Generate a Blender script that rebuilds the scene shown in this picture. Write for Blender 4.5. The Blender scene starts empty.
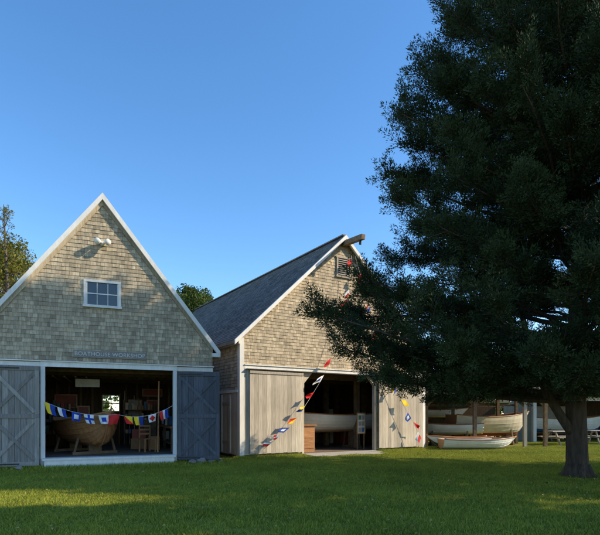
import bpy, math, random
import numpy as np
from mathutils import Vector, Matrix
random.seed(7); np.random.seed(7)
R=random.random
def U(a,b): return a+(b-a)*random.random()
sc=bpy.context.scene

# ---------------------------------------------------------------- materials
def _base(name):
    m=bpy.data.materials.new(name); m.use_nodes=True
    nt=m.node_tree; return m,nt,nt.nodes['Principled BSDF']
def nmat(name,c1,c2,scale=(6,6,6),rough=0.8,rnd=0.5,bump=0.2,bdist=0.01,metal=0,world=False,spec=0.3,stain=0.0):
    m,nt,b=_base(name); N=nt.nodes; L=nt.links
    if world:
        src=N.new('ShaderNodeNewGeometry').outputs['Position']
    else:
        src=N.new('ShaderNodeTexCoord').outputs['Object']
    mp=N.new('ShaderNodeMapping'); mp.inputs['Scale'].default_value=scale
    L.new(src,mp.inputs['Vector'])
    no=N.new('ShaderNodeTexNoise'); no.inputs['Scale'].default_value=1; no.inputs['Detail'].default_value=6; no.inputs['Roughness'].default_value=0.65
    L.new(mp.outputs[0],no.inputs['Vector'])
    rp=N.new('ShaderNodeValToRGB'); rp.color_ramp.elements[0].position=0.32; rp.color_ramp.elements[1].position=0.68
    rp.color_ramp.elements[0].color=(*c1,1); rp.color_ramp.elements[1].color=(*c2,1)
    L.new(no.outputs['Fac'],rp.inputs['Fac'])
    at=N.new('ShaderNodeAttribute'); at.attribute_name='rnd'
    ma=N.new('ShaderNodeMath'); ma.operation='MULTIPLY_ADD'; ma.inputs[1].default_value=rnd; ma.inputs[2].default_value=1-rnd/2
    L.new(at.outputs['Fac'],ma.inputs[0])
    val=ma.outputs[0]
    if stain>0:
        n2=N.new('ShaderNodeTexNoise'); n2.inputs['Scale'].default_value=0.9; n2.inputs['Detail'].default_value=5
        L.new(src,n2.inputs['Vector'])
        m2=N.new('ShaderNodeMath'); m2.operation='MULTIPLY_ADD'; m2.inputs[1].default_value=stain*2; m2.inputs[2].default_value=1-stain
        L.new(n2.outputs['Fac'],m2.inputs[0])
        m3=N.new('ShaderNodeMath'); m3.operation='MULTIPLY'; L.new(val,m3.inputs[0]); L.new(m2.outputs[0],m3.inputs[1]); val=m3.outputs[0]
    mx=N.new('ShaderNodeVectorMath'); mx.operation='SCALE'
    L.new(rp.outputs[0],mx.inputs[0]); L.new(val,mx.inputs['Scale'])
    L.new(mx.outputs[0],b.inputs['Base Color'])
    b.inputs['Roughness'].default_value=rough; b.inputs['Metallic'].default_value=metal
    b.inputs['Specular IOR Level'].default_value=spec
    if bump>0:
        bp=N.new('ShaderNodeBump'); bp.inputs['Strength'].default_value=bump; bp.inputs['Distance'].default_value=bdist
        L.new(no.outputs['Fac'],bp.inputs['Height']); L.new(bp.outputs[0],b.inputs['Normal'])
    return m
def leafmat(name,c1,c2,trans=0.3,wscale=0.6,rough=0.6):
    m,nt,b=_base(name); N=nt.nodes; L=nt.links
    at=N.new('ShaderNodeAttribute'); at.attribute_name='rnd'
    g=N.new('ShaderNodeNewGeometry')
    no=N.new('ShaderNodeTexNoise'); no.inputs['Scale'].default_value=wscale; no.inputs['Detail'].default_value=4
    L.new(g.outputs['Position'],no.inputs['Vector'])
    a=N.new('ShaderNodeMath'); a.operation='ADD'; L.new(at.outputs['Fac'],a.inputs[0]); L.new(no.outputs['Fac'],a.inputs[1])
    a2=N.new('ShaderNodeMath'); a2.operation='MULTIPLY_ADD'; a2.inputs[1].default_value=1.0; a2.inputs[2].default_value=-0.48; a2.use_clamp=True
    L.new(a.outputs[0],a2.inputs[0])
    mx=N.new('ShaderNodeMix'); mx.data_type='RGBA'; mx.inputs['A'].default_value=(*c1,1); mx.inputs['B'].default_value=(*c2,1)
    L.new(a2.outputs[0],mx.inputs['Factor'])
    L.new(mx.outputs['Result'],b.inputs['Base Color']); b.inputs['Roughness'].default_value=rough
    b.inputs['Specular IOR Level'].default_value=0.2
    if trans>0:
        tr=N.new('ShaderNodeBsdfTranslucent'); L.new(mx.outputs['Result'],tr.inputs['Color'])
        ms=N.new('ShaderNodeMixShader'); ms.inputs[0].default_value=trans
        L.new(b.outputs[0],ms.inputs[1]); L.new(tr.outputs[0],ms.inputs[2]); L.new(ms.outputs[0],N['Material Output'].inputs['Surface'])
    return m
M={}
M['shingle']=nmat('weathered_shingle',(.29,.235,.16),(.50,.425,.31),(22,22,3),.9,.65,.4,.006,stain=.35)
M['shingleB']=nmat('weathered_shingle_barn',(.33,.27,.185),(.56,.47,.345),(22,22,3),.9,.6,.4,.006,stain=.3)
M['roofsh']=nmat('roof_shingle',(.10,.095,.088),(.21,.195,.175),(14,14,6),.9,.8,.4,.006,stain=.4)
M['roofgrey']=nmat('roof_grey',(.16,.155,.15),(.26,.25,.24),(12,12,5),.9,.6,.4,.006,stain=.3)
M['white']=nmat('white_paint',(.66,.65,.62),(.80,.79,.76),(8,8,2),.6,.12,.15,.004,stain=.12)
M['board']=nmat('weathered_board',(.34,.295,.235),(.56,.495,.41),(30,30,1.6),.9,.5,.5,.006,stain=.3)
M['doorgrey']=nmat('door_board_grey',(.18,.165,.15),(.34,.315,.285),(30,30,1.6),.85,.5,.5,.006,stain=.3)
M['doorshade']=nmat('door_board_shaded',(.06,.065,.08),(.13,.14,.165),(30,30,1.6),.85,.4,.5,.006,stain=.25)  # dark blue cast of the shaded right leaf is put into this colour
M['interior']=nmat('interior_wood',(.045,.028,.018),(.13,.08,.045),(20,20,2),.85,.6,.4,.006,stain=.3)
M['beam']=nmat('old_beam',(.11,.075,.045),(.24,.165,.10),(6,6,6),.85,.4,.4,.006)
M['woodwarm']=nmat('varnished_wood',(.26,.11,.04),(.44,.22,.09),(3,20,20),.35,.3,.15,.003,spec=.5)
M['woodcounter']=nmat('counter_wood',(.25,.115,.05),(.38,.20,.09),(20,20,3),.5,.3,.2,.003)
M['floor']=nmat('floor_planks',(.12,.09,.065),(.22,.175,.13),(2,18,18),.8,.4,.3,.004)
M['concrete']=nmat('concrete',(.34,.31,.27),(.46,.43,.38),(5,5,5),.9,.1,.3,.006)
M['hullwhite']=nmat('hull_white',(.66,.66,.63),(.78,.78,.75),(3,3,3),.35,.05,.05,.003,spec=.5)
M['hullcream']=nmat('hull_cream',(.50,.44,.32),(.62,.55,.41),(3,3,3),.4,.05,.05,.003)
M['hullgreen']=nmat('hull_green',(.03,.10,.07),(.05,.15,.10),(3,3,3),.35,.05,.05,.003)
M['hullblue']=nmat('hull_blue',(.03,.09,.24),(.05,.14,.32),(3,3,3),.35,.05,.05,.003)
M['hullred']=nmat('hull_red',(.26,.035,.025),(.38,.06,.04),(3,3,3),.4,.05,.05,.003)
M['metal']=nmat('black_iron',(.02,.02,.02),(.05,.05,.05),(9,9,9),.5,.1,.1,.002)
M['lampwhite']=nmat('lamp_white',(.7,.7,.68),(.8,.8,.78),(4,4,4),.3,.05,.0)
M['rope']=nmat('rope',(.5,.47,.4),(.6,.57,.5),(40,40,40),.9,.1,.0)
M['letter']=nmat('letter_paint',(.62,.60,.55),(.72,.7,.64),(10,10,10),.7,.05,.0)
M['signboard']=nmat('sign_board',(.20,.185,.17),(.28,.26,.235),(3,10,20),.8,.1,.2,.003)
M['paper']=nmat('poster_paper',(.45,.43,.39),(.62,.6,.55),(5,5,5),.7,.2,.0)
M['stone']=nmat('field_stone',(.16,.15,.14),(.30,.28,.26),(5,5,5),.9,.2,.5,.01)
M['barkA']=nmat('cedar_bark',(.04,.03,.023),(.12,.09,.07),(14,14,2),.95,.3,.9,.03)
M['barkB']=nmat('tree_bark',(.07,.055,.045),(.17,.14,.11),(10,10,2),.95,.3,.8,.03)
M['fred']=nmat('flag_red',(.55,.02,.02),(.62,.03,.03),(9,9,9),.8,.0,.0)
M['fyel']=nmat('flag_yellow',(.78,.52,.02),(.82,.58,.03),(9,9,9),.8,.0,.0)
M['fblu']=nmat('flag_blue',(.015,.05,.32),(.02,.07,.38),(9,9,9),.8,.0,.0)
M['fwhi']=nmat('flag_white',(.74,.74,.74),(.8,.8,.8),(9,9,9),.8,.0,.0)
M['fblk']=nmat('flag_black',(.02,.02,.02),(.03,.03,.03),(9,9,9),.8,.0,.0)
M['cedar']=leafmat('cedar_foliage',(.011,.026,.012),(.048,.074,.027),0,.9,.8)
M['leafwarm']=leafmat('leaf_warm',(.08,.105,.015),(.24,.21,.035),.3,.7)
M['leafgreen']=leafmat('leaf_green',(.035,.065,.012),(.10,.14,.03),.3,.5)
M['grass']=leafmat('grass_blades',(.12,.16,.018),(.42,.44,.06),.25,.55)
M['deadgrass']=leafmat('fallen_leaves',(.22,.14,.04),(.45,.34,.13),.1,.8)
m,nt,b=_base('window_glass'); b.inputs['Base Color'].default_value=(.02,.025,.03,1); b.inputs['Roughness'].default_value=.06; b.inputs['Specular IOR Level'].default_value=.8; M['glass']=m
m,nt,b=_base('lawn_ground'); N=nt.nodes; L=nt.links
g=N.new('ShaderNodeNewGeometry')
n1=N.new('ShaderNodeTexNoise'); n1.inputs['Scale'].default_value=.55; n1.inputs['Detail'].default_value=8; L.new(g.outputs['Position'],n1.inputs['Vector'])
n2=N.new('ShaderNodeTexNoise'); n2.inputs['Scale'].default_value=9; n2.inputs['Detail'].default_value=8; L.new(g.outputs['Position'],n2.inputs['Vector'])
ad=N.new('ShaderNodeMath'); ad.operation='ADD'; L.new(n1.outputs[0],ad.inputs[0]); L.new(n2.outputs[0],ad.inputs[1])
rp=N.new('ShaderNodeValToRGB'); e=rp.color_ramp.elements; e[0].position=.38; e[0].color=(.08,.095,.015,1); e[1].position=.62; e[1].color=(.27,.27,.045,1)
hf=N.new('ShaderNodeMath'); hf.operation='MULTIPLY'; hf.inputs[1].default_value=.5; L.new(ad.outputs[0],hf.inputs[0]); L.new(hf.outputs[0],rp.inputs[0])
L.new(rp.outputs[0],b.inputs['Base Color']); b.inputs['Roughness'].default_value=.95; b.inputs['Specular IOR Level'].default_value=.1
bp=N.new('ShaderNodeBump'); bp.inputs['Strength'].default_value=.8; bp.inputs['Distance'].default_value=.04; L.new(n2.outputs[0],bp.inputs['Height']); L.new(bp.outputs[0],b.inputs['Normal'])
M['ground']=m

# ---------------------------------------------------------------- mesh builder
class MB:
    def __init__(s): s.v=[];s.f=[];s.m=[];s.r=[];s.mats=[]
    def mi(s,k):
        if k not in s.mats: s.mats.append(k)
        return s.mats.index(k)
    def add(s,vs,fs,k,r=None):
        o=len(s.v); s.v+= [tuple(p) for p in vs]; i=s.mi(k); r=R() if r is None else r
        for f in fs: s.f.append([o+a for a in f]); s.m.append(i); s.r.append(r)
    def box(s,x0,x1,y0,y1,z0,z1,k,r=None):
        s.add([(x0,y0,z0),(x1,y0,z0),(x1,y1,z0),(x0,y1,z0),(x0,y0,z1),(x1,y0,z1),(x1,y1,z1),(x0,y1,z1)],
              [(0,3,2,1),(4,5,6,7),(0,1,5,4),(1,2,6,5),(2,3,7,6),(3,0,4,7)],k,r)
    def prism(s,pts,y0,y1,k,r=None):
        n=len(pts); vs=[(x,y0,z) for x,z in pts]+[(x,y1,z) for x,z in pts]
        fs=[tuple(range(n)),tuple(range(2*n-1,n-1,-1))]+[(i,i+n,(i+1)%n+n,(i+1)%n) for i in range(n)]
        s.add(vs,fs,k,r)
    def beam(s,p0,p1,w,h,k,r=None,up=(0,0,1)):
        p0=Vector(p0);p1=Vector(p1); d=(p1-p0).normalized(); up=Vector(up)
        if abs(d.dot(up))>.98: up=Vector((0,1,0))
        a=d.cross(up).normalized()*w/2; c=a.cross(d).normalized()*h/2
        vs=[p0-a-c,p0+a-c,p0+a+c,p0-a+c,p1-a-c,p1+a-c,p1+a+c,p1-a+c]
        s.add(vs,[(0,1,2,3),(4,7,6,5),(0,4,5,1),(1,5,6,2),(2,6,7,3),(3,7,4,0)],k,r)
    def tube(s,pts,rad,n,k,r=None):
        pts=[Vector(p) for p in pts]; vs=[];fs=[]; m=len(pts)
        for i,p in enumerate(pts):
            d=(pts[min(i+1,m-1)]-pts[max(i-1,0)]).normalized()
            a=d.cross(Vector((0.13,.31,.94)) if abs(d.z)<.9 else Vector((1,0,0))).normalized(); c=d.cross(a)
            for j in range(n):
                t=2*math.pi*j/n; q=p+(a*math.cos(t)+c*math.sin(t))*rad[i]; vs.append(q)
        for i in range(m-1):
            for j in range(n): fs.append((i*n+j,i*n+(j+1)%n,(i+1)*n+(j+1)%n,(i+1)*n+j))
        fs.append(tuple(range(n-1,-1,-1))); fs.append(tuple((m-1)*n+j for j in range(n)))
        s.add(vs,fs,k,r)
    def build(s,name,parent=None,smooth=False):
        me=bpy.data.meshes.new(name); me.from_pydata(s.v,[],s.f)
        for k in s.mats: me.materials.append(M[k])
        me.polygons.foreach_set('material_index',s.m)
        at=me.attributes.new('rnd','FLOAT','FACE'); at.data.foreach_set('value',s.r)
        if smooth: me.polygons.foreach_set('use_smooth',[True]*len(s.f))
        me.update(); ob=bpy.data.objects.new(name,me); sc.collection.objects.link(ob)
        if parent: ob.parent=parent
        return ob
def empty(name,loc=(0,0,0),rz=0):
    e=bpy.data.objects.new(name,None); sc.collection.objects.link(e); e.location=loc; e.rotation_euler=(0,0,rz); return e
def npmesh(name,V,rnd,mat,parent=None):
    n,k,_=V.shape; me=bpy.data.meshes.new(name)
    me.vertices.add(n*k); me.vertices.foreach_set('co',V.reshape(-1).astype(np.float32))
    me.loops.add(n*k); me.loops.foreach_set('vertex_index',np.arange(n*k,dtype=np.int32))
    me.polygons.add(n); me.polygons.foreach_set('loop_start',np.arange(0,n*k,k,dtype=np.int32))
    me.update(calc_edges=True); me.materials.append(M[mat])
    at=me.attributes.new('rnd','FLOAT','FACE'); at.data.foreach_set('value',rnd.astype(np.float32))
    ob=bpy.data.objects.new(name,me); sc.collection.objects.link(ob)
    if parent: ob.parent=parent
    return ob

def shingles(mb,mapf,v0,v1,ivf,k,exp=.125,wr=(.08,.19),thick=.02,jag=.006):
    v=v0
    while v<v1:
        e=min(exp,v1-v+.001); vt=v+e+.012
        A=ivf(v+e*.5)
        tone=U(-.06,.06)
        for (a,b) in A:
            x=a-U(0,.12)
            while x<b:
                w=U(*wr); xa=max(x+.002,a); xb=min(x+w-.002,b)
                x+=w
                if xb-xa<.01: continue
                dz=U(-jag,jag); th=thick*U(.75,1.2)
                vb=v+dz
                vs=[mapf(xa,vb,th),mapf(xb,vb,th),mapf(xb,vt,.003),mapf(xa,vt,.003),mapf(xa,vb,0),mapf(xb,vb,0)]
                r=min(1,max(0,R()*.8+.1+tone + (0.25 if R()<.04 else 0) - (0.3 if R()<.05 else 0)))
                mb.add(vs,[(0,1,2,3),(0,4,5,1),(0,3,4),(1,5,2)],k,r)
        v+=exp
def sub(iv,holes,z):
    out=[iv]
    for (x0,x1,z0,z1) in holes:
        if z0<z<z1:
            nw=[]
            for a,b in out:
                if x0>a: nw.append((a,min(b,x0)))
                if x1<b: nw.append((max(a,x1),b))
            out=[q for q in nw if q[1]-q[0]>.01]
    return out

def panel_door(mb,w,h,k,z0=.1,n=9,x0=0,y=0,fk=None):
    fk=fk or k
    bw=w/n
    for i in range(n): mb.box(x0+i*bw+.003,x0+(i+1)*bw-.003,y,y+.03,z0+U(-.006,.006),z0+h,k)
    f=.12
    zs=[z0+.02,z0+h*.5-f/2,z0+h-f-.02]
    for z in zs: mb.box(x0,x0+w,y-.03,y-.001,z,z+f,fk)
    for a,b in ((zs[0]+f,zs[1]),(zs[1]+f,zs[2])):
        mb.box(x0,x0+f,y-.028,y-.002,a,b,fk);mb.box(x0+w-f,x0+w,y-.028,y-.002,a,b,fk)
        mb.beam((x0+f,y-.014,a+.05),(x0+w-f,y-.014,b-.05),.024,.1,fk)
        mb.beam((x0+f,y-.019,b-.05),(x0+w-f,y-.019,a+.05),.024,.1,fk)
    for z in (zs[0]+f/2,zs[2]+f/2): mb.box(x0+.02,x0+w*.6,y-.04,y-.031,z-.02,z+.02,'metal')

# ================================================================ BUILDING A
angA=math.atan2(.373,.928)
A0=(-6.2-.928*3.48,15.7-.373*3.48)
A=empty('shingled_boathouse',(A0[0],A0[1],0),angA)
WA,EA,PA,LA=6.96,3.91,8.38,7.2; cx=WA/2
ox0,ox1,oh=1.87,5.64,3.06; fl=.30
slope=(PA-EA)/cx
mb=MB()
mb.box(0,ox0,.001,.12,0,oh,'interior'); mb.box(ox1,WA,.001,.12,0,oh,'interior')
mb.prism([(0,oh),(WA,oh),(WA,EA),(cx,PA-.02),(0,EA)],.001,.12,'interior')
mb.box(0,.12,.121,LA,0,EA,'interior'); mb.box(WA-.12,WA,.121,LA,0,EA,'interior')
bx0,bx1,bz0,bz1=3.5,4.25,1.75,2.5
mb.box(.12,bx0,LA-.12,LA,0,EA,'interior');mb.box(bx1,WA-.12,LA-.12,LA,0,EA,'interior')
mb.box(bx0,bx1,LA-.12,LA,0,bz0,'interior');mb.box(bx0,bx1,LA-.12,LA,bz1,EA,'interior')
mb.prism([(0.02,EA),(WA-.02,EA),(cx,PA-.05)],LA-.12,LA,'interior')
for x in (bx0,bx1-.04,(bx0+bx1)/2-.02): mb.box(x,x+.04,LA-.14,LA-.121,bz0,bz1,'white')
for z in (bz0,bz1-.04,(bz0+bz1)/2-.02): mb.box(bx0,bx1,LA-.15,LA-.141,z,z+.04,'white')
mb.box(.12,WA-.12,.121,LA-.12,0,fl,'floor')
for i in range(12):
    y=.5+i*.55
    mb.box(.121,.22,y,y+.09,fl,EA,'beam'); mb.box(WA-.22,WA-.121,y,y+.09,fl,EA,'beam')
for y in (1.0,2.4,3.8,5.2,6.4): mb.box(.22,WA-.22,y,y+.14,3.0,3.2,'beam')
mb.box(.22,WA-.22,3.0,LA-.13,3.201,3.23,'interior')
for i in range(14):
    x=.25+i*.47
    if not(3.1<x<4.4): mb.box(x,x+.08,LA-.2,LA-.122,fl,EA,'beam')
mb.build('walls',A)
mb=MB()
hol=[(ox0-.08,ox1+.08,0,oh+.14),(cx-.5,cx+.5,5.0,5.78)]
def ivA(z):
    h=(cx if z<EA else max(0,(PA-z)/slope))-.005
    return sub((cx-h,cx+h),hol,z) if h>.03 else []
shingles(mb,lambda u,v,d:(u,-d,v),.15,PA-.1,ivA,'shingle')
mb.build('shingle_siding',A)
mb=MB()
def rake(mb,cx,E,P,y0,y1,t,k,over,top=.15):
    s=(P-E)/cx; ln=math.sqrt(1+s*s)
    for sg in (-1,1):
        xe=cx+sg*(cx+over); ze=E-s*over
        q=[(cx,P+top),(xe,ze+top),(xe,ze+top-t*ln),(cx,P+top-t*ln)]
        if sg<0: q=q[::-1]
        mb.prism(q,y0,y1,k)
rake(mb,cx,EA,PA,-.14,-.04,.125,'white',.24)
rake(mb,cx,EA,PA,-.055,-.001,.10,'shingle',.0,top=-.05)
mb.box(0,ox0-.12,-.06,-.0,oh+.0,oh+.13,'white');mb.box(ox1+.12,WA,-.06,-.0,oh+.0,oh+.13,'white')
mb.box(ox0-.12,ox1+.12,-.075,-.0,oh,oh+.15,'white')
mb.box(-.02,WA+.02,-.12,.0,oh+.151,oh+.18,'white')
mb.box(ox0-.12,ox0,-.07,.10,0,oh-.001,'white');mb.box(ox1,ox1+.12,-.07,.10,0,oh-.001,'white')
mb.box(WA-.1,WA+.02,-.05,-.001,0,oh-.002,'white'); mb.box(-.02,.1,-.05,-.001,0,oh-.002,'white')
mb.box(WA-.02,WA+.24,-.13,.12,EA-.34,EA-.22,'white'); mb.box(-.24,.02,-.13,.12,EA-.34,EA-.22,'white')
mb.box(ox0-.05,ox1+.05,-.35,.12,.24,fl+.005,'white'); mb.box(ox0,ox1,-.32,-.28,0.02,.239,'white')
mb.build('trim',A)
def roofslabs(mb,cx,E,P,over,y0,y1,k):
    s=(P-E)/cx
    for sg in (-1,1):
        xe=cx+sg*(cx+over); ze=E-s*over
        q=[(cx,P+.02),(xe,ze+.02),(xe,ze+.14),(cx,P+.14)]
        if sg<0: q=q[::-1]
        mb.prism(q,y0,y1,k)
mb=MB(); roofslabs(mb,cx,EA,PA,.22,-.038,LA+.15,'roofsh'); mb.build('roof',A)
mb=MB()
wx0,wx1,wz0,wz1=cx-.47,cx+.47,5.03,5.74
mb.box(wx0,wx1,-.012,-.002,wz0,wz1,'glass')
f=.075
mb.box(wx0-f,wx1+f,-.06,-.001,wz1,wz1+f,'white');mb.box(wx0-f-.03,wx1+f+.03,-.09,-.001,wz0-f,wz0,'white')
mb.box(wx0-f,wx0,-.055,-.001,wz0,wz1,'white');mb.box(wx1,wx1+f,-.055,-.001,wz0,wz1,'white')
for i in range(4):
    x=wx0+(wx1-wx0)*i/3; w=.035 if i in(0,3) else .02
    x=min(max(x,wx0+w/2),wx1-w/2); mb.box(x-w/2,x+w/2,-.034,-.013,wz0,wz1,'white')
mb.box(wx0,wx1,-.037,-.0125,(wz0+wz1)/2-.015,(wz0+wz1)/2+.015,'white')
mb.build('window',A)
mb=MB()
mb.box(cx-.06,cx+.06,-.08,-.02,6.9,7.02,'lampwhite')
for sg in (-1,1):
    mb.tube([(cx+sg*.04,-.08,6.98),(cx+sg*.1,-.16,7.0),(cx+sg*.15,-.27,6.96),(cx+sg*.17,-.31,6.94)],[.03,.06,.1,.09],12,'lampwhite')
mb.build('flood_lamp',A,True)
mb=MB(); mb.box(2.65,4.78,-.06,-.022,3.38,3.6,'signboard'); mb.build('sign_board',A)
cu=bpy.data.curves.new('sign_letters','FONT'); cu.body='BOATHOUSE WORKSHOP'; cu.size=.17; cu.extrude=.004; cu.align_x='CENTER'; cu.align_y='CENTER'; cu.space_character=1.05
cu.materials.append(M['letter']); to=bpy.data.objects.new('sign_letters',cu); sc.collection.objects.link(to); to.parent=A; to.location=(3.715,-.066,3.49); to.rotation_euler=(math.pi/2,0,0)
mb=MB(); panel_door(mb,1.3,2.98,'doorgrey',z0=.08,n=8)
d=mb.build('door_leaf',A); d.location=(ox0-.14-1.3,-.18,0)
mb=MB(); panel_door(mb,1.0,2.98,'doorgrey',z0=.08,n=6)
d=mb.build('door_leaf_outer',A); d.location=(ox0-.14-2.34,-.20,0); d.rotation_euler=(0,0,-.03)
mb=MB(); panel_door(mb,1.36,2.9,'doorshade',z0=.12,n=8)
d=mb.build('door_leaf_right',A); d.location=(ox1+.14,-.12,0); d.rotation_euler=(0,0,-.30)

def hull(name,L,B,D,side,bottom,inn='woodwarm',rail='woodwarm',transom=.62,sheer=.28,loc=(0,0,0),rz=0,parent=None,band=2,stand=True,h0=0.,plank=False):
    e=empty(name,loc,rz)
    if parent: e.parent=parent
    mb=MB(); n=18;m=7; hz=h0
    def st(i,shr=1.0,zoff=0):
        s=i/n
        b=B/2*(transom+(1-transom)*math.sin(math.pi/2*min(1,s/.45))) if s<.45 else B/2*math.cos(math.pi/2*((s-.45)/.55)**1.6)
        b=max(b,.015)*shr
        k=.10*D*(1-s*2)**2 if s<.5 else (.9*D*max(0,(s-.8)/.2)**2.4)
        h=D*(1+sheer*((s-.4)/.6)**2)
        out=[]
        for j in range(m+1):
            a=j/m; w=b*math.sin(a*math.pi/2)**.75; z=k+(h-k)*(1-math.cos(a*math.pi/2))**.85
            out.append((s*L-L/2+ .06*L*(a*s**6),w,z+hz+zoff))
        return out
    S=[st(i) for i in range(n+1)]
    for sg in (-1,1):
        for i in range(n):
            for j in range(m):
                q=[S[i][j],S[i+1][j],S[i+1][j+1],S[i][j+1]]
                mb.add([(x,sg*y,z) for x,y,z in q],[(0,1,2,3)],side if j>=band else bottom,(.15+.12*((j*5)%7)) if plank else .5)
    T=S[0]; mb.add([(x,y,z) for x,y,z in T]+[(x,-y,z) for x,y,z in reversed(T)],[tuple(range(2*len(T)))],rail,.5)
    S2=[st(i,.94,.015) for i in range(n+1)]
    for sg in (-1,1):
        for i in range(n):
            for j in range(m):
                q=[S2[i][j],S2[i+1][j],S2[i+1][j+1],S2[i][j+1]]
                mb.add([(x,sg*y,z) for x,y,z in q],[(0,1,2,3)],inn,.5)
    mb.build('hull',e,True)
    mb=MB()
    for sg in (-1,1):
        mb.tube([(x,sg*y,z+.01) for x,y,z in [s_[m] for s_ in S]],[.028]*(n+1),6,rail,.5)
        for j in ((2,3,4,5,6) if plank else (3,5)): mb.tube([(s_[j][0],sg*(s_[j][1]+.002),s_[j][2]) for s_ in S[:-1]],[.009]*n,4,side,.1)
    mb.tube([(S[i][0][0],0,S[i][0][2]-.02) for i in range(n+1)]+[(S[n][m][0],0,S[n][m][2]+.05)],[.03]*(n+2),6,rail,.4)
    for i in (4,9,13):
        x,y,z=S[i][m-1]; zz=z-.02; mb.box(x-.11,x+.11,-y*.93,y*.93,zz,zz+.03,rail)
    mb.build('gunwale_and_thwarts',e,True)
    if stand and hz>.05:
        mb=MB()
        for x in (-L*.27,L*.22):
            mb.box(x-.06,x+.06,-B*.42,B*.42,.0,.09,'beam')
            for sg in (-1,1): mb.beam((x,sg*B*.38,.09),(x,sg*B*.30,hz+D*.42),.07,.07,'beam')
            mb.box(x-.05,x+.05,-B*.12,B*.12,.09,hz+.05,'beam')
        mb.build('cradle',e)
    return e
hull('wooden_catboat',4.0,1.75,.8,'woodwarm','woodwarm',loc=(2.95,2.1,fl),rz=math.radians(-70),parent=A,h0=.28,band=2,plank=True,sheer=.4)
mb=MB()
mb.box(5.7,6.7,1.2,6.2,fl+.82,fl+.9,'woodcounter')
for y in (1.3,3.6,6.0): mb.box(5.75,5.85,y,y+.1,fl,fl+.82,'beam'); mb.box(6.55,6.65,y,y+.1,fl,fl+.82,'beam')
mb.box(5.75,6.65,1.3,6.1,fl+.25,fl+.29,'beam')
mb.build('workbench',A)
mb=MB()
for i in range(16):
    x=U(5.75,6.5); y=U(1.3,6); w=U(.06,.2); h=U(.08,.4); mb.box(x,x+w,y,y+w*U(.6,1.4),fl+.9,fl+.9+h,random.choice(['paper','woodwarm','metal','hullred','hullblue','beam']))
for i in range(9):
    x=U(5.8,6.4); y=U(1.4,5.8); w=U(.15,.3); mb.box(x,x+w,y,y+w,fl+.292,fl+.292+U(.12,.35),random.choice(['paper','woodwarm','beam','beam']))
mb.build('bench_clutter',A)
mb=MB()
mb.box(2.6,3.4,2.5,2.53,2.6,2.88,'paper')
for x,z,w,h in ((.6,1.6,.7,.5),(1.6,1.9,.9,.6),(2.5,1.3,.5,.7),(4.6,1.5,.6,.8),(5.4,1.8,.5,.5),(5.2,2.45,.9,.35)):
    mb.box(x,x+w,LA-.24,LA-.205,z,z+h,'woodwarm'); mb.box(x+.05,x+w-.05,LA-.25,LA-.241,z+.05,z+h-.05,random.choice(['paper','hullred','signboard']))
for i in range(7):
    y=1.0+i*.75; z=U(1.4,2.2); w=U(.3,.5); mb.box(.23,.25,y,y+w,z,z+U(.3,.5),random.choice(['paper','woodwarm','hullred']))
mb.build('framed_pictures',A)
mb=MB()
for i in range(6):
    x=1.2+i*.35; mb.tube([(x,2.0+i*.1,2.95),(x+.1,5.4,2.93)],[.03,.03],8,'woodwarm')
mb.tube([(5.3,1.3,fl),(5.36,1.5,2.8)],[.03,.03],8,'woodwarm')
for i in range(5): mb.tube([(4.2+i*.22,6.6,fl),(4.25+i*.2,6.9,U(2.2,2.9))],[.025,.018],6,random.choice(['woodwarm','paper']))
mb.build('spars_and_oars',A)
mb=MB()
for z in (fl+.5,fl+1.0,fl+1.5):
    mb.box(4.4,5.6,5.6,6.0,z,z+.03,'beam'); mb.box(.3,2.4,6.0,6.4,z,z+.03,'beam')
    for i in range(9):
        x=4.42+i*.13; mb.box(x,x+U(.06,.12),5.65,5.9,z+.031,z+U(.12,.42),random.choice(['hullred','woodwarm','paper','hullblue','beam','hullgreen','woodcounter']))
    for i in range(14):
        x=.32+i*.145; mb.box(x,x+U(.06,.13),6.05,6.3,z+.031,z+U(.12,.42),random.choice(['hullred','woodwarm','paper','woodcounter','beam','hullgreen']))
for x in (4.35,5.61,.25,2.41): mb.box(x,x+.04,6.001 if x<3 else 5.601,6.4 if x<3 else 6.0,fl,fl+1.95,'beam')
for (x,y,z,w,h,k) in ((4.5,3.2,fl,.6,.4,'woodcounter'),(4.55,3.25,fl+.401,.5,.35,'hullred'),(5.1,2.6,fl,.4,.5,'woodwarm'),(1.0,2.2,fl,.6,.5,'hullred'),(1.05,2.9,fl,.5,.8,'woodcounter'),(5.05,4.2,fl,.5,1.1,'beam')):
    mb.box(x,x+w,y,y+w*.8,z,z+h,k)
mb.build('gear_shelves_and_crates',A)
e=empty('wooden_chair',(4.85,1.3,fl),.4); e.parent=A; mb=MB()
for x in (0,.4):
    mb.box(x,x+.04,0,.04,0,.45,'woodcounter'); mb.box(x,x+.04,.4,.44,0,.95,'woodcounter')
mb.box(-.02,.46,-.02,.46,.451,.48,'woodcounter')
for z in (.6,.75,.88): mb.box(.041,.399,.405,.43,z,z+.06,'woodcounter')
mb.build('chair_parts',e)

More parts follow.
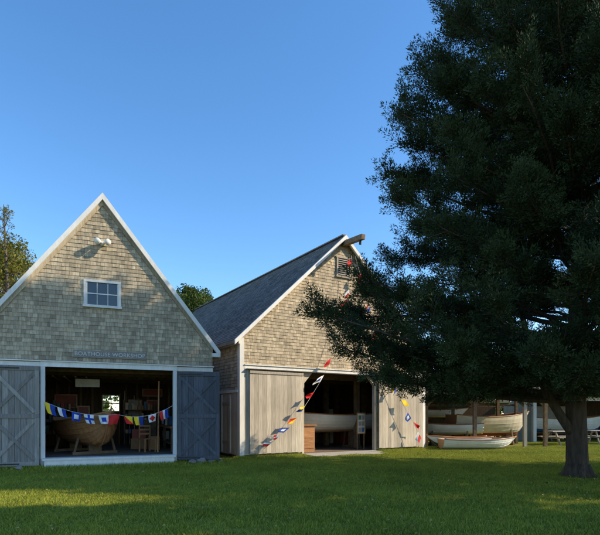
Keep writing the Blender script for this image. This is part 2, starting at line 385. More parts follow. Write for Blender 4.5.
# ================================================================ BUILDING B (barn)
angB=math.atan2(.533,.846)
B=empty('shingled_barn',(-2.23,18.6,0),angB)
WB,EB,PB,LB=9.57,4.5,9.0,17.2; cb=WB/2; sB=(PB-EB)/cb
px0,px1,ph=2.7,6.6,3.3
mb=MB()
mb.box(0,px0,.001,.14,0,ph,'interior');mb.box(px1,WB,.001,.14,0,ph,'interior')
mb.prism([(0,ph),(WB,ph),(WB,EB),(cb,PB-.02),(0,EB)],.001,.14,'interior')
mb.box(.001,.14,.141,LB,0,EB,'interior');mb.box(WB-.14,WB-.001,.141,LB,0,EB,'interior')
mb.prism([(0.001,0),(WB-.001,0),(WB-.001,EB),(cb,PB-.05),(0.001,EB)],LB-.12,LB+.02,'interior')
mb.box(.14,WB-.14,.141,LB-.12,.0,.05,'floor')
for y in (1.5,4,6.5,9,12):
    mb.box(.14,WB-.14,y,y+.2,3.2,3.42,'beam')
    for x in (.15,2.6,6.7,WB-.36): mb.box(x,x+.2,y+.001,y+.199,.05,3.2,'beam')
mb.box(.14,WB-.14,9.5,9.6,.05,4.4,'interior')
mb.prism([(px0,ph),(px0,ph-.55),(px0+.5,ph)],-.03,.10,'board'); mb.prism([(px1,ph),(px1-.5,ph),(px1,ph-.55)],-.03,.10,'board')
mb.build('walls',B)
mb=MB()
def ivB(z):
    h=(cb if z<EB else max(0,(PB-z)/sB))-.005
    return sub((cb-h,cb+h),[(px0-.02,px1+.02,0,ph+.15),(cb-.32,cb+.32,7.5,8.2)],z) if h>.03 else []
shingles(mb,lambda u,v,d:(u,-d,v),.1,PB-.1,ivB,'shingleB')
shingles(mb,lambda u,v,d:(-d,u,v),2.55,EB,lambda z:[(.1,LB)],'shingle',wr=(.1,.22))
shingles(mb,lambda u,v,d:(-d,u,v),.1,2.55,lambda z:[(2.75,LB)],'shingle',wr=(.1,.22))
mb.build('shingle_siding',B)
mb=MB()
nb=18
for i in range(nb):
    y=.14+i*2.6/nb; mb.box(-.035,-.001,y+.003,y+2.6/nb-.003,.1,2.45,'board')
mb.box(-.07,-.001,.12,2.8,2.451,2.55,'white')
mb.beam((-.05,1.55,.15),(-.05,1.55,2.4),.03,.07,'board',up=(1,0,0)); mb.beam((-.05,.75,.15),(-.05,.75,2.4),.03,.07,'board',up=(1,0,0))
mb.box(-.06,-.036,.8,1.5,2.0,2.1,'board'); mb.box(-.06,-.036,.8,1.5,.5,.6,'board')
mb.build('side_door',B)
mb=MB()
rake(mb,cb,EB,PB,-.24,-.14,.125,'white',.31)
mb.box(-.04,.14,-.06,.14,0,EB-.02,'white'); mb.box(WB-.14,WB+.04,-.06,.14,0,EB-.02,'white')
mb.box(.141,WB-.141,-.07,-.001,ph+.03,ph+.17,'white'); mb.box(.15,WB-.15,-.11,-.001,ph+.171,ph+.2,'white')
mb.box(-.1,-.03,-.1,LB,EB-.26,EB-.06,'white')
mb.box(.15,.36,-.05,-.022,.1,ph+.028,'board'); mb.box(WB-.36,WB-.15,-.05,-.022,.1,ph+.028,'board')
mb.box(.2,WB-.2,-.19,-.075,ph+.0,ph+.035,'metal')
mb.box(px0-.0,px0+.1,-.05,.13,0,ph-.0,'board');mb.box(px1-.1,px1,-.05,.13,0,ph,'board')
mb.box(cb-.36,cb-.3,-.07,-.001,7.46,8.2,'board');mb.box(cb+.3,cb+.36,-.07,-.001,7.46,8.2,'board');mb.box(cb-.4,cb+.4,-.075,-.001,8.201,8.27,'board');mb.box(cb-.4,cb+.4,-.08,-.001,7.39,7.459,'board')
for i in range(8):
    z=7.5+i*.088; mb.add([(cb-.3,-.06,z),(cb+.3,-.06,z),(cb+.3,-.01,z+.085),(cb-.3,-.01,z+.085)],[(0,1,2,3)],'doorgrey')
mb.build('trim',B)
mb=MB()
mb.beam((cb,.3,8.84),(cb,-1.35,8.74),.18,.2,'beam'); mb.tube([(cb,-1.15,8.65),(cb,-1.15,8.48)],[.05,.05],8,'metal')
mb.build('hoist_beam',B)
mb=MB()
ov=.3; lnB=math.sqrt(1+sB*sB)
roofslabs(mb,cb,EB,PB,ov,-.138,LB+.2,'roofsh')
SLB=(cb+ov)*lnB
n_=Vector((-sB,0,1)).normalized()
def mapL(u,v,d):
    s=v/SLB; x=-ov+(cb+ov)*s; z=(EB-sB*ov+.142)+(PB-(EB-sB*ov))*s
    return (x+n_.x*d,u,z+n_.z*d)
shingles(mb,mapL,0,SLB,lambda z:[(-.14,LB+.2)],'roofsh',exp=.16,wr=(.2,.34),thick=.018)
mb.beam((cb,-.14,PB+.17),(cb,LB+.2,PB+.17),.22,.05,'roofsh')
mb.build('roof',B)
def plankdoor(name,w,h,loc,rz):
    mb=MB(); n=int(w/.17); bw=w/n
    for i in range(n):
        x0=i*bw+.002; x1=(i+1)*bw-.004
        mb.box(x0,x1,0,.035,U(-.01,.01),h,'board')
    mb.box(0,w,-.03,-.002,h-.1,h,'board')
    o=mb.build(name,B); o.location=loc; o.rotation_euler=(0,0,rz)
plankdoor('barn_door_leaf',2.36,3.12,(.33,-.16,.14),0)
plankdoor('barn_door_leaf_right',2.6,3.0,(6.66,-.16,.14),0)
mb=MB(); mb.add([(px0,-1.2,.012),(px1-.3,-1.2,.012),(px1-.1,0,.055),(px0,0,.055),(px0,-1.2,0),(px1-.3,-1.2,0)],[(0,1,2,3),(0,4,5,1)],'concrete'); mb.build('entry_ramp',B)
hull('white_sailboat',5.2,1.7,.75,'hullwhite','hullwhite',loc=(5.6,2.3,.05),rz=math.radians(178),parent=B,h0=.8,band=2)
mb=MB(); mb.box(3.05,3.75,.6,1.2,.05,1.15,'woodcounter'); mb.box(2.98,3.82,.53,1.27,1.15,1.2,'woodwarm')
for z in (.2,.65): mb.box(3.1,3.7,.58,.599,z,z+.38,'woodwarm')
mb.build('wooden_counter',B)
mb=MB()
mb.box(5.95,6.42,.5,.54,.75,1.7,'woodcounter'); mb.box(5.99,6.38,.49,.499,.8,1.65,'paper')
for i in range(6):
    x=6.02+(i%2)*.18; z=.85+(i//2)*.27; mb.box(x,x+.14,.48,.489,z,z+.19,random.choice(['hullblue','interior','hullgreen','signboard']))
mb.box(5.97,6.01,.541,.56,.05,.75,'beam');mb.box(6.36,6.40,.541,.56,.05,.75,'beam')
mb.build('display_board',B)
mb=MB()
for i in range(16):
    x=U(.6,3.0) if i%3==0 else U(3.6,8.8); y=U(3.6,8); h=U(.5,1.9); w=U(.3,.8); mb.box(x,x+w,y,y+w,.05,.05+h,random.choice(['woodcounter','beam','hullred','paper','hullblue','interior']))
for i in range(7): mb.box(3.0+i*.5,3.35+i*.5,9.45,9.49,U(1.2,1.6),U(1.9,2.5),random.choice(['paper','woodwarm','hullblue','hullred']))
for i in range(5): mb.tube([(2.9+i*.14,1.5,.05),(2.95+i*.14,1.7,2.9)],[.025,.02],6,'woodwarm')
mb.build('stored_gear',B)

# ================================================================ OPEN BOAT SHED (C) and far building (D)
C=empty('open_boat_shed',(6.1,24.6,0),math.radians(3))
mb=MB(); WC=6.3
mb.box(0,WC,6.0,6.1,0,3.4,'interior'); mb.box(-.05,0,.3,6,0,2.8,'interior')
for x in (.05,2.5,5.05,6.1):
    mb.box(x,x+.16,0,.16,0,2.5,'board' if x>5 and x<6 else 'beam'); mb.box(x,x+.14,3,3.14,0,3.1,'beam')
    mb.beam((x+.08,.08,2.0),(x+.6,.08,2.5),.08,.1,'beam'); mb.beam((x+.08,.08,2.0),(x-.45,.08,2.5),.08,.1,'beam')
mb.box(-.05,WC+.05,-.02,.16,2.5,2.68,'beam')
for z in (1.35,2.1):
    mb.box(.19,WC-.2,3.15,3.25,z,z+.1,'beam'); mb.box(.19,WC-.2,4.6,4.7,z,z+.1,'beam')
for i in range(13):
    x=i*.5+.05; mb.beam((x,-.25,2.62),(x,3.1,3.98),.06,.12,'beam'); mb.beam((x,3.1,3.98),(x,6.2,3.0),.06,.12,'beam')
mb.build('frame',C)
mb=MB()
mb.add([(-.2,-.35,2.70),(WC+.2,-.35,2.70),(WC+.2,3.1,4.1),(-.2,3.1,4.1),(-.2,6.4,3.0),(WC+.2,6.4,3.0)],[(0,1,2,3),(3,2,5,4)],'roofsh')
sC=math.hypot(3.45,1.4)
shingles(mb,lambda u,v,d:(u,-.35+3.45*v/sC-d*.4,2.72+1.4*v/sC+d*.9),0,sC,lambda z:[(-.2,WC+.2)],'roofsh',exp=.16,wr=(.2,.34),thick=.018)
mb.box(-.2,WC+.2,-.37,-.34,2.58,2.73,'board')
mb.build('roof',C)
hull('stored_rowboat',3.6,1.3,.5,'hullwhite','hullwhite',loc=(1.7,1.6,0),rz=math.radians(170),parent=C,h0=.6)
hull('stored_keelboat',4.6,1.8,1.0,'hullcream','hullred',loc=(4.3,2.4,0),rz=math.radians(12),parent=C,h0=.5,band=2)
hull('racked_rowboat',3.4,1.1,.42,'hullwhite','hullwhite',loc=(1.9,3.9,1.46),rz=math.radians(2),parent=C,h0=0,stand=False)
hull('racked_rowboat',3.0,1.1,.42,'hullwhite','hullgreen',loc=(4.7,3.9,2.21),rz=math.radians(182),parent=C,h0=0,stand=False)
hull('white_dinghy',3.5,1.25,.42,'hullwhite','hullwhite',inn='hullcream',loc=(8.2,23.2,0.03),rz=math.radians(8),h0=.0,band=2,stand=False)
hull('grey_skiff',3.0,1.1,.4,'hullwhite','hullgreen',loc=(7.7,24.0,0.03),rz=math.radians(186),h0=.08,band=3,stand=False)

D=empty('long_boat_shelter',(14.0,30.0,0),math.radians(-4))
mb=MB(); WD=13
mb.box(0,WD,5,5.1,0,3.3,'interior'); mb.box(-.1,0,0,5,0,2.6,'shingle'); mb.box(WD,WD+.1,0,5,0,2.6,'shingle')
for i in range(6):
    x=i*2.55; mb.box(x,x+.18,-.02,.16,0,2.45,'white')
mb.box(-.1,WD+.1,-.05,.18,2.45,2.7,'white'); mb.box(0,5,4.9,4.95,1.0,2.2,'paper')
mb.build('frame',D)
mb=MB(); sD=math.hypot(2.9,1.5)
mb.add([(-.3,-.35,2.65),(WD+.3,-.35,2.65),(WD+.3,2.55,4.15),(-.3,2.55,4.15),(-.3,5.4,2.7),(WD+.3,5.4,2.7)],[(0,1,2,3),(3,2,5,4)],'roofgrey')
shingles(mb,lambda u,v,d:(u,-.35+2.9*v/sD-d*.4,2.67+1.5*v/sD+d*.9),0,sD,lambda z:[(-.3,WD+.3)],'roofgrey',exp=.16,wr=(.25,.4),thick=.018)
mb.build('roof',D)
hull('blue_daysailer',4.6,1.7,.9,'hullwhite','hullblue',loc=(2.6,1.6,0),rz=math.radians(4),parent=D,h0=.45,band=3)
hull('white_daysailer',4.4,1.6,.8,'hullwhite','hullred',loc=(8.2,1.8,0),rz=math.radians(184),parent=D,h0=.5,band=3)
def picnic(loc,rz):
    e=empty('picnic_table',loc,rz); mb=MB()
    for i in range(5): mb.box(-.9,.9,-.37+i*.15,-.37+i*.15+.14,.72,.76,'board')
    for sg in (-1,1):
        mb.box(-.9,.9,sg*.72-.13,sg*.72+.13,.42,.46,'board')
        for x in (-.65,.65): mb.beam((x,sg*.62,0),(x,sg*.22,.72),.05,.1,'board')
    for x in (-.65,.65): mb.box(x-.03,x+.03,-.8,.8,.36,.42,'board')
    mb.build('table_planks',e)
picnic((14.0,26.6,0),.2); picnic((16.8,27.4,0),-.1)

# ================================================================ FLAGS
pats={
 'P':lambda u,v:'fwhi' if abs(u-.5)<.25 and abs(v-.5)<.25 else 'fblu',
 'K':lambda u,v:'fyel' if u<.5 else 'fblu','A':lambda u,v:'fwhi' if u<.5 else 'fblu',
 'H':lambda u,v:'fwhi' if u<.5 else 'fred','B':lambda u,v:'fred','Q':lambda u,v:'fyel',
 'E':lambda u,v:'fblu' if v>.5 else 'fred','X':lambda u,v:'fblu' if abs(u-.5)<.13 or abs(v-.5)<.13 else 'fwhi',
 'L':lambda u,v:'fyel' if (u<.5)==(v<.5) else 'fblk','U':lambda u,v:'fred' if (u<.5)==(v<.5) else 'fwhi',
 'O':lambda u,v:'fyel' if u+v>1 else 'fred','S':lambda u,v:'fblu' if abs(u-.5)<.25 and abs(v-.5)<.25 else 'fwhi',
 'T':lambda u,v:'fred' if u<.34 else('fwhi' if u<.67 else 'fblu'),'F':lambda u,v:'fred' if abs(u-.5)+abs(v-.5)<.4 else 'fwhi'}
def bunting(name,parent,pts,flags,size=.34):
    mb=MB(); pts=[Vector(p) for p in pts]
    seg=[(pts[i+1]-pts[i]).length for i in range(len(pts)-1)]; tot=sum(seg)
    def at(s):
        for i,l in enumerate(seg):
            if s<=l or i==len(seg)-1: return pts[i].lerp(pts[i+1],s/l),(pts[i+1]-pts[i]).normalized()
            s-=l
    mb.tube(pts,[.008]*len(pts),5,'rope')
    for f,(s,k) in enumerate(flags):
        p,d=at(s*tot); sz=size*U(.85,1.1); n=8
        down=Vector((0,0,-1)); dd=d
        if abs(d.z)>.55:
            down=(Vector((d.z,0,-d.x))*(1 if R()<.7 else -1)*.75+Vector((U(-.2,.2),0,-.6))).normalized()
        ph=U(0,6); am=U(.03,.09); sk=U(-.3,.3)
        G={}
        for i in range(n+1):
            for j in range(n+1):
                u=i/n;v=j/n; q=p+dd*((u-.5)*sz*(1-.15*v))+down*v*sz*.95
                q=q+Vector((0,-1,0))*(.03+am*math.sin(u*5+ph+v*2)*v)
                q=q+dd*(sk*v*v*sz)
                G[i,j]=q
        for i in range(n):
            for j in range(n):
                mb.add([G[i,j],G[i+1,j],G[i+1,j+1],G[i,j+1]],[(0,1,2,3)],pats[k]((i+.5)/n,1-(j+.5)/n),.5)
    return mb.build(name,parent,True)
e=empty('signal_flag_bunting',(A0[0],A0[1],0),angA)
def sag(p,q,s,n=8): return [Vector(p).lerp(Vector(q),i/n)-Vector((0,0,s*4*(i/n)*(1-i/n))) for i in range(n+1)]
pts=sag((1.9,-.12,1.98),(3.9,-.12,1.62),.16)+sag((3.9,-.12,1.62),(5.64,-.12,1.92),.2)[1:]
bunting('flag_string',e,pts,[(.03,'K'),(.12,'A'),(.23,'P'),(.32,'X'),(.43,'S'),(.51,'B'),(.62,'O'),(.70,'K'),(.81,'F'),(.91,'T')],.29)
e=empty('signal_flag_bunting',(-2.23,18.6,0),angB)
p1=[(5.0,-.3,8.3),(4.85,-.3,6.66),(4.37,-.3,5.16),(3.76,-.35,3.54),(3.31,-.4,2.9),(2.83,-.45,2.28),(2.31,-.5,1.64),(1.8,-.5,1.09),(1.27,-.5,.71),(.75,-.5,.35)]
bunting('flag_string',e,p1,[(.03,'B'),(.17,'H'),(.22,'B'),(.50,'B'),(.59,'S'),(.68,'B'),(.755,'K'),(.82,'O'),(.875,'P'),(.925,'U'),(.97,'H')],.32)
p2=[(5.2,-.3,8.3),(6.38,-.4,4.9),(7.2,-.45,3.0),(7.86,-.5,1.92),(8.36,-.55,1.23),(8.8,-.6,.5)]
bunting('flag_string_right',e,p2,[(.1,'B'),(.25,'T'),(.4,'O'),(.55,'F'),(.68,'K'),(.77,'Q'),(.85,'P'),(.91,'B'),(.97,'H')],.34)

# ================================================================ GROUND
mb=MB(); mb.add([(-400,-200,0),(400,-200,0),(400,700,0),(-400,700,0)],[(0,1,2,3)],'ground'); mb.build('lawn')
def inA(x,y,m=0):
    dx,dy=x-A0[0],y-A0[1]; u=dx*math.cos(angA)+dy*math.sin(angA); v=-dx*math.sin(angA)+dy*math.cos(angA); return -m<u<WA+m and -m<v<LA
def inB(x,y,m=0):
    dx,dy=x+2.23,y-18.6; u=dx*math.cos(angB)+dy*math.sin(angB); v=-dx*math.sin(angB)+dy*math.cos(angB)
    return (-m<u<WB+m and -m<v<LB) or (px0<u<px1-.2 and -1.25<v<0)
def inC(x,y): return (6.0<x<12.6 and 24.5<y<31) or (13.8<x<27.5 and 29.5<y<36)
n=3000
P=np.random.rand(n,2)*1.3-.65; h=np.random.uniform(.02,.06,n)*(.7+.6*np.random.rand(n)); w=np.random.uniform(.004,.008,n); an=np.random.rand(n)*6.28
lean=np.random.normal(0,.024,(n,2))
V=np.zeros((n,3,3)); V[:,0,0]=P[:,0]-np.cos(an)*w; V[:,0,1]=P[:,1]-np.sin(an)*w; V[:,1,0]=P[:,0]+np.cos(an)*w; V[:,1,1]=P[:,1]+np.sin(an)*w
V[:,2,:2]=P+lean; V[:,2,2]=h
fv=[];ff=[]
y=4.5
while y<29:
    x=-(.8*y+3)
    while x<.8*y+4:
        jx,jy=x+U(-.2,.2),y+U(-.2,.2)
        if not(inA(jx,jy,.45) or inB(jx,jy,.45) or inC(jx,jy)):
            a=U(0,6.28); s=.5; o=len(fv)
            for q in range(4): fv.append((jx+s*math.cos(a+q*math.pi/2),jy+s*math.sin(a+q*math.pi/2),.001))
            ff.append((o,o+1,o+2,o+3))
        x+=.95
    y+=.95
me=bpy.data.meshes.new('lawn_grass'); me.from_pydata(fv,[],ff); lg=bpy.data.objects.new('lawn_grass',me); sc.collection.objects.link(lg)
gp=npmesh('grass_patch',V,np.random.rand(n),'grass',lg)
lg.instance_type='FACES'; lg.show_instancer_for_render=False; lg.show_instancer_for_viewport=False
def fringe(n,pts_fn,hmin,hmax,name,mat='grass'):
    P=np.array([pts_fn() for _ in range(n)]); h=np.random.uniform(hmin,hmax,n); w=np.random.uniform(.005,.01,n); an=np.random.rand(n)*6.28
    V=np.zeros((n,3,3)); V[:,0,:2]=P-np.c_[np.cos(an)*w,np.sin(an)*w]; V[:,1,:2]=P+np.c_[np.cos(an)*w,np.sin(an)*w]
    V[:,2,:2]=P+np.random.normal(0,.04,(n,2)); V[:,2,2]=h
    return npmesh(name,V,np.random.rand(n),mat)
def fA():
    u=U(-.5,WA+.5); v=-abs(random.gauss(0,.35))-.03
    if ox0<u<ox1: v-=.3
    return (A0[0]+u*math.cos(angA)-v*math.sin(angA),A0[1]+u*math.sin(angA)+v*math.cos(angA))
def fB():
    while True:
        u=U(-.3,WB+.3); v=-abs(random.gauss(0,.35))-.03
        if not(px0-.1<u<px1 and v>-1.25): break
    return (-2.23+u*math.cos(angB)-v*math.sin(angB),18.6+u*math.sin(angB)+v*math.cos(angB))
fringe(9000,fA,.04,.16,'grass_fringe'); fringe(9000,fB,.04,.13,'grass_fringe')
n=1500; P=np.zeros((n,3)); P[:,1]=np.random.uniform(6.5,24,n); P[:,0]=np.random.uniform(-.65,.65,n)*P[:,1]; P[:,2]=.05
keep=np.array([not(inA(p[0],p[1],.3) or inB(p[0],p[1],.3)) for p in P]); P=P[keep]; n=len(P)
V=P[:,None,:]+np.random.normal(0,.02,(n,4,3))*np.array([1,1,.5])
npmesh('fallen_leaves',V,np.random.rand(n),'deadgrass')
e=empty('fieldstones',(0,0,0)); mb=MB()
for (u,v,r) in ((6.2,-.45,.14),(6.5,-.4,.18),(6.85,-.35,.15),(.6,-.5,.16),(1.2,-.5,.13),(7.15,-.3,.12)):
    x=A0[0]+u*math.cos(angA)-v*math.sin(angA); y=A0[1]+u*math.sin(angA)+v*math.cos(angA)
    rr=[r*.7,r,r*.95,r*.6,.02]; zz=[0,.25*r,.6*r,.95*r,1.05*r]
    mb.tube([(x+U(-.02,.02),y+U(-.02,.02),z) for z in zz],rr,7,'stone')
mb.build('stones',e)

# ================================================================ TREES
def leaves_along(segs,tones,per,rad,ln,wd):
    S=len(segs); seg=np.repeat(segs,per,axis=0); n=len(seg); t=np.random.rand(n,1)**.8
    p=seg[:,0]*(1-t)+seg[:,1]*t
    d=seg[:,1]-seg[:,0]; d/=np.linalg.norm(d,axis=1,keepdims=True)+1e-6
    rv=np.random.normal(0,1,(n,3)); rv-=d*(rv*d).sum(1,keepdims=True)*.8; rv/=np.linalg.norm(rv,axis=1,keepdims=True)+1e-6
    p=p+rv*np.random.rand(n,1)**.7*rad*(1.05-.7*t)
    dirv=d*.9+rv*.8+np.array([0,0,.25]); dirv/=np.linalg.norm(dirv,axis=1,keepdims=True)
    sd=np.cross(dirv,np.random.normal(0,1,(n,3))); sd/=np.linalg.norm(sd,axis=1,keepdims=True)+1e-6
    l=np.random.uniform(.5,1.3,(n,1))*ln; w=np.random.uniform(.6,1.3,(n,1))*wd
    V=np.stack([p-sd*w,p+dirv*l,p+sd*w],axis=1)
    r=np.repeat(tones*.55+np.random.rand(S)*.2,per)+np.random.rand(n)*.25
    return V,r
prof=[(2.0,3.6),(2.5,5.7),(3.2,6.9),(4.0,6.85),(4.8,6.25),(5.6,5.45),(6.6,4.95),(7.6,4.95),(8.6,4.95),(9.9,4.7),(11,4.0),(12.3,3.2),(13.4,2.3),(14.4,1.1),(15.2,.2)]
def RP(z): return float(np.interp(z,[a for a,_ in prof],[b for _,b in prof]))
cd=empty('cedar_tree',(7.17,12.9,0)); mb=MB()
tz=[-.05,.12,.4,1.0,2.2,3.5,5.5,8,11,13,14.8]; tr=[.40,.32,.27,.25,.24,.22,.2,.16,.10,.06,.02]
tx=[0,0,.0,-.03,-.08,-.05,.05,.1,.05,0,0]
mb.tube([(tx[i],.04*math.sin(i),tz[i]) for i in range(len(tz))],tr,14,'barkA')
for k in range(6):
    a=k*1.05+.3; mb.tube([(math.cos(a)*.2,math.sin(a)*.2,.3),(math.cos(a)*.34,math.sin(a)*.34,.08),(math.cos(a)*.5,math.sin(a)*.5,-.04)],[.1,.07,.03],7,'barkA')
mb.tube([(-.05,0,1.0),(-.45,-.1,1.5),(-.85,-.15,2.1),(-1.2,-.2,2.9),(-1.5,-.2,4.0),(-1.8,-.2,6)],[.13,.115,.10,.09,.07,.04],10,'barkA')
mb.tube([(-.0,0,2.0),(.5,-.1,2.5),(1.1,-.15,3.1),(1.6,-.2,4.2)],[.13,.11,.09,.05],10,'barkA')
segs=[];tones=[]
ga=0
NL=325
for i in range(NL):
    f=(i+.5)/NL; ze=2.2+12.9*f**1.05; ga+=2.39996+U(-.3,.3)
    dx,dy=math.cos(ga),math.sin(ga); bend=U(-.3,.3)
    near=1-.27*max(0,-dy)-.16*max(0,dy)
    ln=RP(ze)*near*(U(.82,1.03) if R()<.9 else U(1.0,1.07))
    if R()<.12: ln*=U(.6,.85)
    tone=R()
    sl=np.interp(ze,[2,4,8,12,16],[.02,.20,.38,.6,1.1])+U(-.08,.12)
    zs=max(1.9+R()*.6,ze-ln*sl)
    pts=[]
    nn=7
    for j in range(nn+1):
        t=j/nn; r=ln*t
        z=zs+(ze-zs)*(t**1.3) + .06*ln*math.sin(t*math.pi)*(1 if ze>4 else -.4)
        o=bend*t*t*ln*.3
        pts.append(Vector((dx*r-dy*o+.05*math.sin(j*2+i),dy*r+dx*o+.05*math.cos(j*3+i),z)))
    r0=.02+.009*ln
    mb.tube(pts,[r0*(1-.85*j/nn) for j in range(nn+1)],6,'barkA')
    nsub=int(8+ln*7.6)
    for s_ in range(nsub):
        t=U(.18,1.0)**.8 if ze>3.2 else U(.45,1.0)
        if s_<3: t=1-.04*s_
        k=min(int(t*nn),nn-1); p=pts[k].lerp(pts[k+1],t*nn-k); fw=(pts[k+1]-pts[k]).normalized()
        side=Vector((-dy,dx,0))*random.choice((-1,1))
        d=(fw*U(.3,1)+side*U(0,1.2)*(1.15-t*.5)+Vector((0,0,U(-.4,.75)))).normalized()
        l=U(.4,.85)*(1.15-.4*t)
        p2=p+d*l
        segs.append((tuple(p),tuple(p2))); tones.append(tone)
        mb.tube([p,p2],[.012,.004],3,'barkA')
        for q in range(2):
            tt=U(.2,.9); a=p.lerp(p2,tt); d2=(d+Vector((U(-1,1),U(-1,1),U(-.4,.9)))*.8).normalized(); segs.append((tuple(a),tuple(a+d2*U(.25,.5)))); tones.append(tone)
mb.build('trunk_and_limbs',cd,True)
segs=np.array(segs); print('segs',len(segs))
V,r=leaves_along(segs,np.array(tones),62,.18,.062,.0135)
npmesh('foliage',V,r,'cedar',cd); print('cedar leaves',len(V))

def broadleaf(name,loc,H,cr,mat,nclump=60,per=350,ls=.09,trunk=.25,base=.3,bark='barkB',seed=0):
    random.seed(seed); np.random.seed(seed)
    e=empty(name,loc); mb=MB()
    zt=H*.75
    mb.tube([(0,0,0),(.05,0,H*.15),(.1,.05,H*.4),(0,.1,zt)],[trunk*1.3,trunk,trunk*.7,trunk*.2],10,bark)
    Vs=[];rs=[]
    for c in range(nclump):
        th=U(0,6.28); f=R()**.8; z=H*(base+(1-base)*f*.93)
        rr=cr*math.sin(math.pi*min(1,.12+.82*f))**.7*U(.35,1.0)
        p=Vector((math.cos(th)*rr,math.sin(th)*rr,z))
        zs=min(zt,max(H*.2,z-rr*.7))
        mb.tube([(.05,.05,zs),Vector((.05,.05,zs)).lerp(p,.5)+Vector((0,0,-.1*rr)),p],[trunk*.28,trunk*.16,.02],5,bark)
        s=cr*U(.16,.34); n=per
        d=np.random.normal(0,1,(n,3)); d/=np.linalg.norm(d,axis=1,keepdims=True)
        pos=np.array(p)+d*(np.random.rand(n,1)**.45)*s*np.array([1.1,1.1,.8])
        a=np.random.normal(0,1,(n,3)); a/=np.linalg.norm(a,axis=1,keepdims=True); b_=np.cross(a,np.random.normal(0,1,(n,3))); b_/=np.linalg.norm(b_,axis=1,keepdims=True)
        sz=ls*np.random.uniform(.6,1.3,(n,1))
        Vs.append(np.stack([pos-a*sz,pos-b_*sz*.55,pos+a*sz,pos+b_*sz*.55],axis=1)); rs.append(np.random.rand(n)*.5+R()*.5)
    mb.build('trunk_and_limbs',e,True); npmesh('leaves',np.concatenate(Vs),np.concatenate(rs),mat,e)
    return e
broadleaf('maple_tree',(-18.6,30,0),12.7,3.6,'leafwarm',80,380,.09,seed=3)
broadleaf('maple_tree',(-22.5,33,0),14.0,4.0,'leafwarm',60,300,.11,seed=4)
broadleaf('oak_tree',(-9.8,47,0),13.6,4.0,'leafgreen',70,350,.13,seed=5)
broadleaf('oak_tree',(-14.5,52,0),14.0,4.5,'leafgreen',60,300,.14,seed=6)
random.seed(21); np.random.seed(21)
bt=empty('half_bare_tree',(-16.3,28.0,0)); mb=MB(); sg2=[]
mb.tube([(0,0,0),(.1,0,5),(-.1,0,9),(-.3,0,13.4)],[.2,.16,.1,.02],8,'barkB')
for i in range(40):
    z=U(6,13); a=U(0,6.28); l=U(.5,1.7)*(14.2-z)/6+.25; p=Vector((-.1-.2*(z-9)/4,0,z)); q=p+Vector((math.cos(a)*l,math.sin(a)*l,l*U(.3,.9)))
    mb.tube([p,p.lerp(q,.5)+Vector((0,0,-.05)),q],[.03,.018,.006],5,'barkB')
    for k in range(5):
        s0=p.lerp(q,U(.3,1)); s1=s0+Vector((U(-.4,.4),U(-.4,.4),U(0,.4))); mb.tube([s0,s1],[.01,.004],3,'barkB'); sg2.append((tuple(s0),tuple(s1)))
mb.build('trunk_and_limbs',bt,True)
V,r=leaves_along(np.array(sg2),np.random.rand(len(sg2)),14,.18,.09,.03); npmesh('leaves',V,r,'leafwarm',bt)
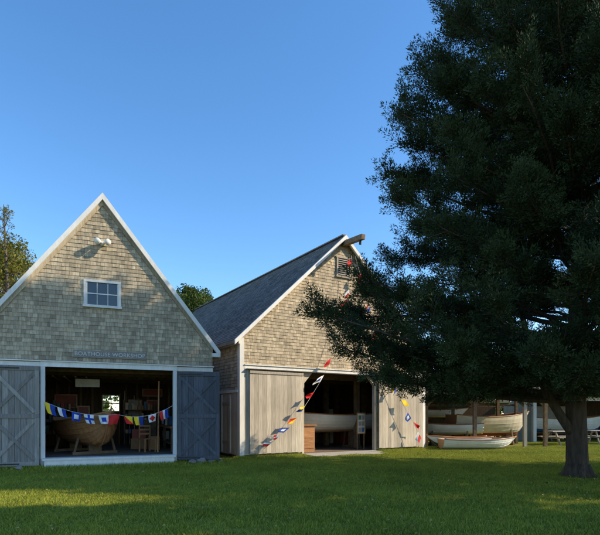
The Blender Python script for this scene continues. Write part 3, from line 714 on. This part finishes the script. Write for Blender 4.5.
# trees standing to the right of the viewpoint: they throw the long lawn shadows
broadleaf('oak_tree',(20.5,12.4,0),12,3.2,'leafgreen',60,280,.16,trunk=.35,base=.22,seed=8)
broadleaf('oak_tree',(9.9,6.3,0),10.8,1.9,'leafgreen',60,280,.14,trunk=.3,base=.22,seed=9)
broadleaf('oak_tree',(17.5,5.6,0),14,2.0,'leafgreen',60,280,.16,trunk=.35,base=.22,seed=10)
random.seed(11); np.random.seed(11)
Vs=[];rs=[]
for c in range(330):
    x=U(-110,130); y=U(78,100); s=U(2.0,3.6); z=U(.5,5.5)
    n=220; d=np.random.normal(0,1,(n,3)); d/=np.linalg.norm(d,axis=1,keepdims=True)
    pos=np.array([x,y,z])+d*(np.random.rand(n,1)**.4)*s; a=np.random.normal(0,1,(n,3)); a/=np.linalg.norm(a,axis=1,keepdims=True); b_=np.cross(a,np.random.normal(0,1,(n,3))); b_/=np.linalg.norm(b_,axis=1,keepdims=True)
    sz=.38*np.random.uniform(.6,1.3,(n,1)); Vs.append(np.stack([pos-a*sz,pos-b_*sz*.6,pos+a*sz,pos+b_*sz*.6],axis=1)); rs.append(np.random.rand(n)*.5+R()*.5)
npmesh('distant_tree_belt',np.concatenate(Vs),np.concatenate(rs),'leafgreen')

# ================================================================ LIGHT, SKY, CAMERA
el=math.radians(33); sx,sy=.995,-.085; az=math.atan2(sx,sy)
hn=math.hypot(sx,sy); sv=Vector((sx/hn*math.cos(el),sy/hn*math.cos(el),math.sin(el)))
w=bpy.data.worlds.new('World'); sc.world=w; w.use_nodes=True; nt=w.node_tree
sk=nt.nodes.new('ShaderNodeTexSky'); sk.sky_type='NISHITA'; sk.sun_disc=False; sk.sun_elevation=el; sk.sun_rotation=az
sk.air_density=1.0; sk.dust_density=.2; sk.ozone_density=3.0
hs=nt.nodes.new('ShaderNodeHueSaturation'); hs.inputs['Saturation'].default_value=1.2
nt.links.new(sk.outputs[0],hs.inputs['Color']); nt.links.new(hs.outputs[0],nt.nodes['Background'].inputs[0]); nt.nodes['Background'].inputs[1].default_value=.27
sl=bpy.data.lights.new('sun','SUN'); sl.energy=6; sl.angle=math.radians(.5); sl.color=(1,.83,.58)
so=bpy.data.objects.new('sun',sl); sc.collection.objects.link(so); so.rotation_euler=sv.to_track_quat('Z','Y').to_euler()
cam=bpy.data.cameras.new('camera'); co=bpy.data.objects.new('camera',cam); sc.collection.objects.link(co)
cam.sensor_fit='HORIZONTAL'; cam.sensor_width=36; cam.lens=30; cam.shift_y=147.5/600; cam.clip_end=2000; cam.clip_start=.1
co.location=(0,0,1.6); co.rotation_euler=(math.pi/2,0,0); sc.camera=co
sc.view_settings.view_transform='Standard'; sc.view_settings.look='None'; sc.view_settings.exposure=0
